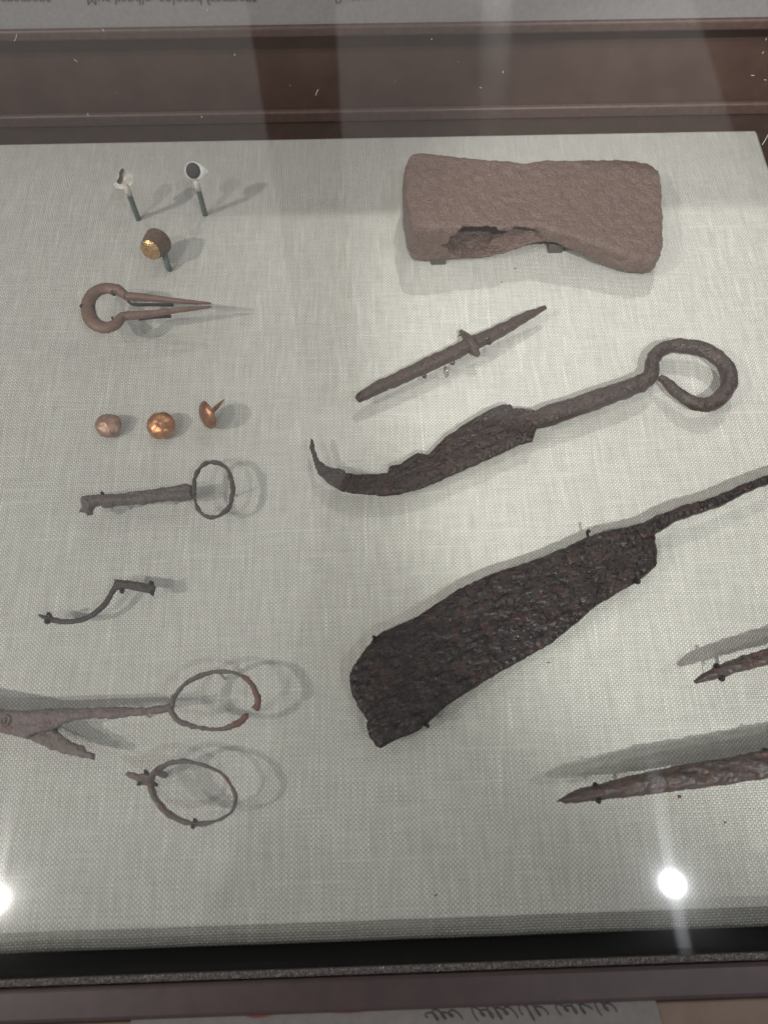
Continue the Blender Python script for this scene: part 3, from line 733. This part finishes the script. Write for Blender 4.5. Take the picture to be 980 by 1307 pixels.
# ------------------------------------------------------------------ scissors
def build_scissors():
    z = .0135
    root = thing('broken_scissors', 'broken grey iron scissors with pivot screw and one rusty finger loop', 'scissors', (*P(100, 920, 0)[:2], 0))
    A = [(-70, 890), (-40, 896), (0, 903), (10, 907), (29.4, 907), (58.8, 905), (85.7, 904), (117.6, 904), (137, 902.5), (159, 902), (171.5, 904), (196, 902.5), (217, 899), (219, 908), (196, 911), (171.5, 913.5), (147, 917), (117.6, 917), (93, 919.6), (82, 924), (74, 929), (60, 932), (45, 937), (33, 942.5), (14.7, 938), (0, 934), (-40, 925), (-70, 915)]
    V, fc = slab_geo(PX(A, z), lambda x, y: z*1000+0*x, lambda x, y: 1.5+0*x, step=.7, jag=.3, rough=.35, edge=.4, rnd=3, seed=71, streak=.05, nscale=.4)
    make_obj('blade', V, fc, M_sciss, root)
    B = [(20, 928), (45, 928), (68, 930), (78.4, 938), (93, 947.8), (107.8, 953), (111, 958), (121.5, 961), (121, 968.6), (107.8, 967), (93, 963.7), (73.5, 958.8), (54, 951.4), (34.3, 943)]
    z2 = .0105
    V, fc = slab_geo(PX(B, z2), lambda x, y: z2*1000+0*x, lambda x, y: 1.5+0*x, step=.6, jag=.4, rough=.4, edge=.35, rnd=3, seed=72, streak=-.45, nscale=.45)
    make_obj('broken_shank', V, fc, M_sciss, root)
    p = P(7.3, 920, z+.0015)
    v1 = lathe_geo([(0, .2), (1.3, .3), (1.55, .9), (2.1, .9), (2.25, .3), (2.2, -.8)], 20, p)
    v2 = box_geo((p[0]-.0002, p[1]-.0013, p[2]), (p[0]+.0003, p[1]+.0013, p[2]+.0007))
    make_obj('pivot_screw', *join(v1, v2), M_sciss, root)
    rg = [(219, 903), (223, 888.6), (240, 870.6), (265.7, 859.4), (291.5, 857.5), (313, 865), (325.8, 882), (329.5, 896), (325, 905)]
    k = pxmm(275, 890, z)
    make_obj('finger_loop', *sweep_geo(PX(rg, .016), [x*k for x in (7.5, 6.4, 6, 5, 4.4, 6, 6, 7, 8)], [3, 3, 2.8, 2.6, 2.4, 2.6, 3, 3.2, 2.6], segs=12, rough=.4, nscale=.45, seed=73, dens=8), M_loop, root)
    rg = [(217, 901), (221, 912), (232, 922), (253, 928.5), (278.6, 931), (296, 926.5), (306.5, 921.5), (314, 914), (316, 910)]
    make_obj('finger_loop', *sweep_geo(PX(rg, .016), [x*k for x in (7.5, 7, 6.4, 5.4, 5, 6, 7, 6.5, 2.5)], [3, 3, 2.8, 2.6, 2.6, 2.8, 3, 2.6, 1.4], segs=12, rough=.4, nscale=.45, seed=74, dens=8), M_loop, root)
    o = make_obj('rust_crust', *sweep_geo(PX([(309, 863), (319, 870), (326.5, 884), (329.8, 897), (325, 905.5)], .0163), [x*k for x in (4, 6.8, 7, 8, 8.4)], [2, 3, 3.4, 3.6, 2.8], segs=12, rough=.5, nscale=.5, seed=75, dens=8), M_rust, root)
    o = make_obj('rust_crust', *sweep_geo(PX([(296, 926.5), (306.5, 921.7), (314, 914), (316, 910)], .0163), [x*k for x in (5.5, 7.6, 7, 2.6)], [2.6, 3.3, 2.9, 1.5], segs=12, rough=.5, nscale=.5, seed=76, dens=8), M_rust, root)
    for px, py in ((60, 922), (180, 908), (280, 858)):
        pin(root, px, py, z-.001, 1.2)
    pin(root, 72, 931, .0145, 1.0, hook=(-.001, .0003))
    # separate loop
    root = thing('finger_loop_fragment', 'loose oval iron finger loop with a short broken stub', 'fragment', (*P(245, 1012, 0)[:2], 0))
    rg = [(193.5, 991.4), (202, 982.5), (218.6, 974), (240, 972), (265.7, 978.6), (285, 989), (298, 1008.6), (301, 1021.5), (293.6, 1038), (274, 1048.5), (250, 1051.5), (224, 1044), (204.5, 1027.5), (194, 1008.6)]
    w = [x*k for x in (8, 7, 5.5, 4.4, 3.6, 4.2, 4, 5, 4, 4.4, 5.5, 7, 7, 7.5)]
    h = [4.6, 4.4, 3.4, 2.6, 2, 2.2, 2.4, 2.6, 2.6, 2.6, 3.2, 4.6, 5.2, 5]
    make_obj('loop', *sweep_geo(PX(rg, .0145), w, h, closed=True, segs=12, rough=.35, nscale=.45, seed=81, dens=8), M_loop, root)
    st = [(159.5, 989), (163, 985), (178, 987.5), (187, 987), (196, 992), (196, 1002), (190, 1003), (180, 1001), (172, 995), (163, 992)]
    V, fc = slab_geo(PX(st, .0145), lambda x, y: 14.5+0*x, lambda x, y: 1.6+0*x, step=.5, jag=.25, rough=.3, edge=.35, rnd=2, seed=82, nscale=.5)
    make_obj('stub', V, fc, M_sciss, root)
    for px, py, hk in ((186, 984, (.0008, .0006)), (177, 1001, (-.0006, -.0006)), (200, 1002, (.0006, -.0004)), (249, 1046, (.0002, .0007)), (246, 1056, (-.0006, -.0003))):
        pin(root, px, py, .0165 if py > 990 else .016, 1.1, hook=hk)
    p = P(207, 994, .0); 
    pin(root, 200, 985, .0125, 2.6, name='peg', mat=M_peg)
build_scissors()

# ------------------------------------------------------------------ copper tacks
def dome(r, h, n=9):
    pr = [(r*.86, -.5), (r*.98, -.35), (r, 0)]
    for i in range(1, n+1):
        a = i/n*math.pi/2; pr.append((max(r*math.cos(a), 0), h*math.sin(a)))
    return pr
def tack(px, py, rpx, label, mat, axis, z, seed, hmm=3.6, squash=None):
    c = P(px, py, z); r = rpx*pxmm(px, py, z)
    root = thing('tack', label, 'tack', (c[0], c[1], 0), 'copper tacks set out in a row')
    make_obj('head', *lathe_geo(dome(r, hmm), 36, c, axis, rough=.5, seed=seed, squash=squash), mat, root)
    return root, c, r
r_, c, r = tack(138.7, 543, 17.0, 'dull pinkish round tack head beside the shiny copper tack', M_copd, (-.05, -.25, 1), .004, 4, 3.6, .93)
pr = sweep_geo([c, (c[0], c[1], -.001)], 2, 2, segs=8, dens=2); make_obj('shank', *pr, M_cop3, r_)
r_, c, r = tack(206, 543, 18.2, 'shiny copper domed tack head in the middle of the row', M_cop, (0, -.25, 1), .0045, 5, 4.2)
pr = sweep_geo([c, (c[0], c[1], -.001)], 2, 2, segs=8, dens=2); make_obj('shank', *pr, M_cop3, r_)
ax = nrm((-.74, -.50, .30))
r_, c, r = tack(266, 530, 18.5, 'tilted copper tack showing its pointed shank', M_cop3, ax, .0085, 6, 3.2)
ed = P(286.5, 509.7, .0045)
make_obj('shank', *sweep_geo([c - ax*.0003, c + (ed-c)*.5, ed], [2.9, 2.4, .5], [2.9, 2.4, .5], segs=4, power=2, dens=3), M_cop3, r_)
b = c - np.array((0, 0, .0075)) - ax*.001
make_obj('mount_pin', *sweep_geo([(c[0]+.001, c[1]+.0008, -.0005), (c[0]+.001, c[1]+.0008, .008)], 1.1, 1.1, segs=8, dens=2), M_pin, r_)

# ------------------------------------------------------------------ jaw harp
def build_harp():
    z = .0165
    root = thing('jaw_harp', 'brown bronze jaw harp with a round bow and two tapering arms', 'jaw harp', (*P(185, 392, 0)[:2], 0))
    kp = lambda a, b: (90 + a/4.9, 280 + b/4.9)
    ring = [(352, 482), (325, 462), (300, 442), (262, 436), (228, 432), (185, 440), (145, 466), (120, 505), (111, 553), (120, 602), (145, 645), (185, 670), (230, 676), (272, 663), (300, 640), (322, 612), (352, 603)]
    ring = [kp(*p) for p in ring]
    up_ = [kp(*p) for p in [(352, 482), (400, 484), (500, 492), (650, 509), (780, 520), (878, 525)]]
    lo_ = [kp(*p) for p in [(352, 603), (400, 601), (500, 591), (650, 571), (780, 556), (878, 547)]]
    k = pxmm(150, 390, z)
    make_obj('bow', *sweep_geo(PX(ring, z), [x*k for x in (10, 13, 15, 15.5, 16, 17, 18, 18.5, 18.5, 18.5, 18, 17, 16, 15, 14, 12, 10)], [5]*17, segs=14, power=1.7, rough=.15, nscale=.4, seed=91, dens=6), M_harp, root)
    for a in (up_, lo_):
        make_obj('arm', *sweep_geo(PX(a, z), [x*k for x in (11, 10.5, 9, 7, 5, 2.5)], [4.4, 4.4, 3.6, 3, 2.4, 1.4], segs=12, power=2.2, rough=.12, nscale=.4, seed=92, dens=8), M_harp, root)
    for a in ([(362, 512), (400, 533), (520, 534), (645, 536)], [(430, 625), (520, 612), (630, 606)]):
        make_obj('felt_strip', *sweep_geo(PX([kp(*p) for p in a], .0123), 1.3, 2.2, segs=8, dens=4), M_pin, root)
    for a, b in ((150, 548), (262, 462), (262, 618), (66, 545)):
        pin(root, *kp(a, b), .018, .8, hook=(-.0004, .0006))
    for a, b in ((400, 500), (420, 606)): pin(root, *kp(a, b), .0135, .8)
build_harp()

# ------------------------------------------------------------------ thimble on a peg
def build_thimble():
    rim = P(202.5, 307.5, .0105)
    lo, hi = .0105, .05
    for _ in range(40):
        mid = (lo+hi)/2
        if np.linalg.norm(P(192.3, 319.3, mid)-rim) < .0095: lo = mid
        else: hi = mid
    crown = P(192.3, 319.3, lo); ax = nrm(crown-rim)
    root = thing('thimble', 'knurled brown thimble with a bright brass crown on a grey peg', 'thimble', (*P(218, 345, 0)[:2], 0))
    R1 = 17.0*pxmm(202, 308, .012); R0 = 13.2*pxmm(192, 319, lo)
    # side wall with rows of raised knurling
    rows, segs = 22, 54; V = []; fc = []
    Lh = np.linalg.norm(crown-rim)*1000
    t_ = np.array((1, 0, 0)); a = nrm(np.cross(t_, ax)); b_ = np.cross(ax, a)
    for i in range(rows+1):
        u = i/rows; rr = R1 + (R0-R1)*(u**1.5)
        for k in range(segs):
            bump = .16 if (i % 2 and k % 2 and 2 < i) else 0
            if i <= 1: bump = .25
            th = 2*math.pi*k/segs
            V.append((a*math.cos(th)+b_*math.sin(th))*(rr+bump) + ax*u*Lh)
    for i in range(rows):
        for k in range(segs):
            l = (k+1) % segs; fc.append((i*segs+k, i*segs+l, (i+1)*segs+l, (i+1)*segs+k))
    n0 = len(V)
    for k in range(segs):
        th = 2*math.pi*k/segs; V.append((a*math.cos(th)+b_*math.sin(th))*(R1-.9))
    for k in range(segs):
        th = 2*math.pi*k/segs; V.append((a*math.cos(th)+b_*math.sin(th))*(R0-.9) + ax*Lh*.9)
    for k in range(segs):
        l = (k+1) % segs
        fc.append((k, n0+k, n0+l, l)); fc.append((n0+k, n0+segs+k, n0+segs+l, n0+l))
    fc.append(tuple(n0+segs+k for k in range(segs)))
    make_obj('side', np.array(V)/1000 + rim, fc, M_thim, root, False)
    # crown: slightly domed disc of dimples
    n = 34; V = []; idx = {}; fc = []
    for i in range(n+1):
        for j in range(n+1):
            x, y = (i/n*2-1), (j/n*2-1); rr = math.hypot(x, y)
            if rr > 1.04: continue
            s = min(1, 1/rr) if rr > 1 else 1
            zz = Lh + 1.7*(1-min(rr, 1)**2) + (.32 if (i % 3 == 1 and j % 3 == 1) else 0) - .0
            idx[i, j] = len(V); V.append((a*x*s + b_*y*s)*R0*1.005 + ax*zz)
    for i in range(n):
        for j in range(n):
            q = [(i, j), (i+1, j), (i+1, j+1), (i, j+1)]
            q = [idx[k] for k in q if k in idx]
            if len(q) >= 3: fc.append(tuple(q))
    make_obj('crown', np.array(V)/1000 + rim, fc, M_brass, root, True)
    pb = P(217, 344, 0); top = rim + ax*.001
    make_obj('peg', *sweep_geo([(pb[0], pb[1], -.0005), (pb[0]-.0003, pb[1], .004), top + np.array((.002, -.002, -.001)), top + ax*.004], 3.2, 3.2, segs=12, dens=5), M_peg, root)
build_thimble()

# ------------------------------------------------------------------ two small white fragments on pegs
def ceramic(base, h, head_px, label, kind):
    pb = P(*base, 0); root = thing('ceramic_fragment', label, 'fragment', (pb[0], pb[1], 0), 'small white fragments raised on pegs')
    top = pb + np.array((0, 0, h))
    make_obj('peg', *sweep_geo([pb - np.array((0, 0, .0005)), pb + np.array((0, 0, h*.5)), top], 2.9, 2.9, segs=14, dens=3), M_peg, root)
    k = pxmm(head_px[0], head_px[1], h+.004)
    make_obj('neck', *sweep_geo([top - np.array((0, 0, .002)), top + np.array((0, 0, .0034))], [3.4, 3.2], [3.4, 3.0], segs=14, dens=2), M_neck, root)
    zc = h + .0055
    if kind == 'round':
        c = P(246.9, 217.8, zc+.0008); view = nrm(CAM-c)
        right = nrm(np.cross((0, 0, 1), view)); 
        ax = nrm(view*.93 - right*.36 + np.array((0, 0, .05)))
        r = 9.8*k
        apex = P(265.5, 219.5, zc-.001); 
        # white cone behind the black face
        q = nrm(np.cross(ax, (0, 0, 1))); w = np.cross(q, ax)
        V = []; fc = []; n = 28
        ring0 = [c*1000 + (q*math.cos(t)+w*math.sin(t))*r*(1.08 if math.sin(t)*w[2] > 0 else 1.24) for t in np.arange(n)*2*math.pi/n]
        V += ring0
        for s_, sc in ((.45, .80), (.8, .36)):
            cc = c*1000 + (apex-c)*1000*s_ - ax*1.2
            V += [cc + (q*math.cos(t)+w*math.sin(t))*r*sc for t in np.arange(n)*2*math.pi/n]
        V.append(apex*1000); V.append(c*1000 - ax*.2)
        for a_ in (0, 1):
            for i in range(n): fc.append((a_*n+i, a_*n+(i+1) % n, (a_+1)*n+(i+1) % n, (a_+1)*n+i))
        for i in range(n): fc.append((2*n+i, 2*n+(i+1) % n, 3*n)); fc.append((i, 3*n+1, (i+1) % n))
        V = np.array(V); V = V + (fbm(V, .5, 3, 3)*.22)[:, None]*ax
        make_obj('body', V/1000, fc, M_white, root)
        make_obj('black_face', *lathe_geo([(r*.93, -.1), (r*.97, .25), (r*.9, .45), (r*.6, .5), (0, .55)], 28, c, ax, rough=.06), M_black, root)
    else:
        out = [(145, 234.5), (149.5, 233), (152, 222), (155, 216), (159, 214.5), (163, 217), (170.5, 225), (170, 232), (164, 237.5), (157, 240), (150, 239)]
        view = nrm(CAM - P(158, 228, zc))
        right = nrm(np.cross((0, 0, 1), view)); upv = np.cross(view, right)
        c0 = P(158, 228, zc)
        def on(px, py, dep):                      # point on the tilted plane that faces the front
            d_ = ray(px, py); t = ((c0-CAM)@view)/(d_@view); return CAM + d_*t + view*dep
        n = len(out)
        V = [on(a, b_, 0) for a, b_ in out] + [on(158+(a-158)*.8, 228+(b_-228)*.8, -.0035) for a, b_ in out] + [on(160, 229, .0018), on(159, 229, -.0045)]
        fc = [(i, (i+1) % n, 2*n) for i in range(n)] + [(i, i+n, (i+1) % n + n, (i+1) % n) for i in range(n)] + [(i+n, 2*n+1, (i+1) % n + n) for i in range(n)]
        make_obj('body', V, fc, M_cream, root, False)
        bl = [(149, 232), (152, 226), (152.5, 220), (155.5, 215.5), (158.5, 215), (158, 219), (156, 223), (156.5, 229), (155.5, 234), (152, 235)]
        V = [on(a, b_, .0021 if a > 154 else .0014) for a, b_ in bl]; V += [v - view*.0016 for v in V]; n = len(bl)
        make_obj('black_face', V, [tuple(range(n)), tuple(range(2*n-1, n-1, -1))] + [(i, (i+1) % n, (i+1) % n+n, i+n) for i in range(n)], M_black, root, False)
        lip = [on(a, b_, .0006) for a, b_ in ((145.5, 234.5), (150, 239), (157, 240), (164, 237.5), (169, 233))]
        make_obj('rim', *sweep_geo(lip, [.6, 1.0, 1.0, .8, .5], [.6, 1.0, 1.0, .8, .5], segs=10, rough=.1, seed=3, dens=5), M_white, root)
ceramic((177, 280), .0195, (158, 228), 'chipped white ceramic fragment with a narrow black stripe on a grey peg', 'chip')
ceramic((262, 274), .0195, (249, 221), 'white ceramic fragment with a round black face on a grey peg', 'round')

# ------------------------------------------------------------------ crumbs on the linen, lint on the glass
gs = []
for px, py, r in ((866.5, 1017, 1.0), (657, 343, .6), (640, 360, .5), (556, 1143, .5), (925, 1050, .5), (581, 444, .4), (700, 846, .5)):
    p = P(px, py, .0003); gs.append(lathe_geo([(0, -.3), (r, 0), (r*.6, .4), (0, .5)], 7, p, (.2, .1, 1), squash=.6))
o = make_obj('rust_crumbs', *join(*gs), M_rust); o['kind'] = 'stuff'
tag(o, 'tiny loose rust crumbs scattered on the linen', 'crumbs')
def on_glass(px, py, up=.0017):
    d = ray(px, py); n = np.array((0, -math.tan(TAU), 1.)); p0 = np.array((0, GY0, GZ0+up)); return CAM + d*(((p0-CAM)@n)/(d@n))
gs = []; rs = np.random.RandomState(3)
for px, py, ln, an in ((97, 77, 5, .6), (132, 38, 4, .9), (20, 48, 10, 1.9), (405, 118, 8, 2.0), (258, 149, 2, 1), (113, 146, 3, 1.3), (977, 50, 3, 2), (973, 67, 3, 2.2), (960, 96, 4, .1), (976, 102, 2, .2),
                       (551, 50, 2, 1), (642, 92, 3, 2), (976, 178, 16, 2.1), (300, 70, 3, 1.7), (265, 12, 2, 1), (613, 112, 2, .4), (700, 848, 3, 1.8)):
    a = np.array((math.cos(an), math.sin(an)))*ln
    gs.append(sweep_geo([on_glass(px-a[0]*.5, py-a[1]*.5), on_glass(px+rs.uniform(-1, 1), py+rs.uniform(-1, 1)), on_glass(px+a[0]*.5, py+a[1]*.5)], .16, .1, segs=5, dens=4))
for _ in range(40):
    px, py = rs.uniform(0, 980), rs.uniform(0, 1180)
    gs.append(lathe_geo([(.13, -.05), (.12, .1), (0, .16)], 6, on_glass(px, py)))
M_lint = plain('white lint', (.75, .73, .72), .8)
o = make_obj('lint', *join(*gs), M_lint); o['kind'] = 'stuff'
tag(o, 'specks of white dust and lint on the glass', 'dust')

for o in ROOTS: del o['_o']
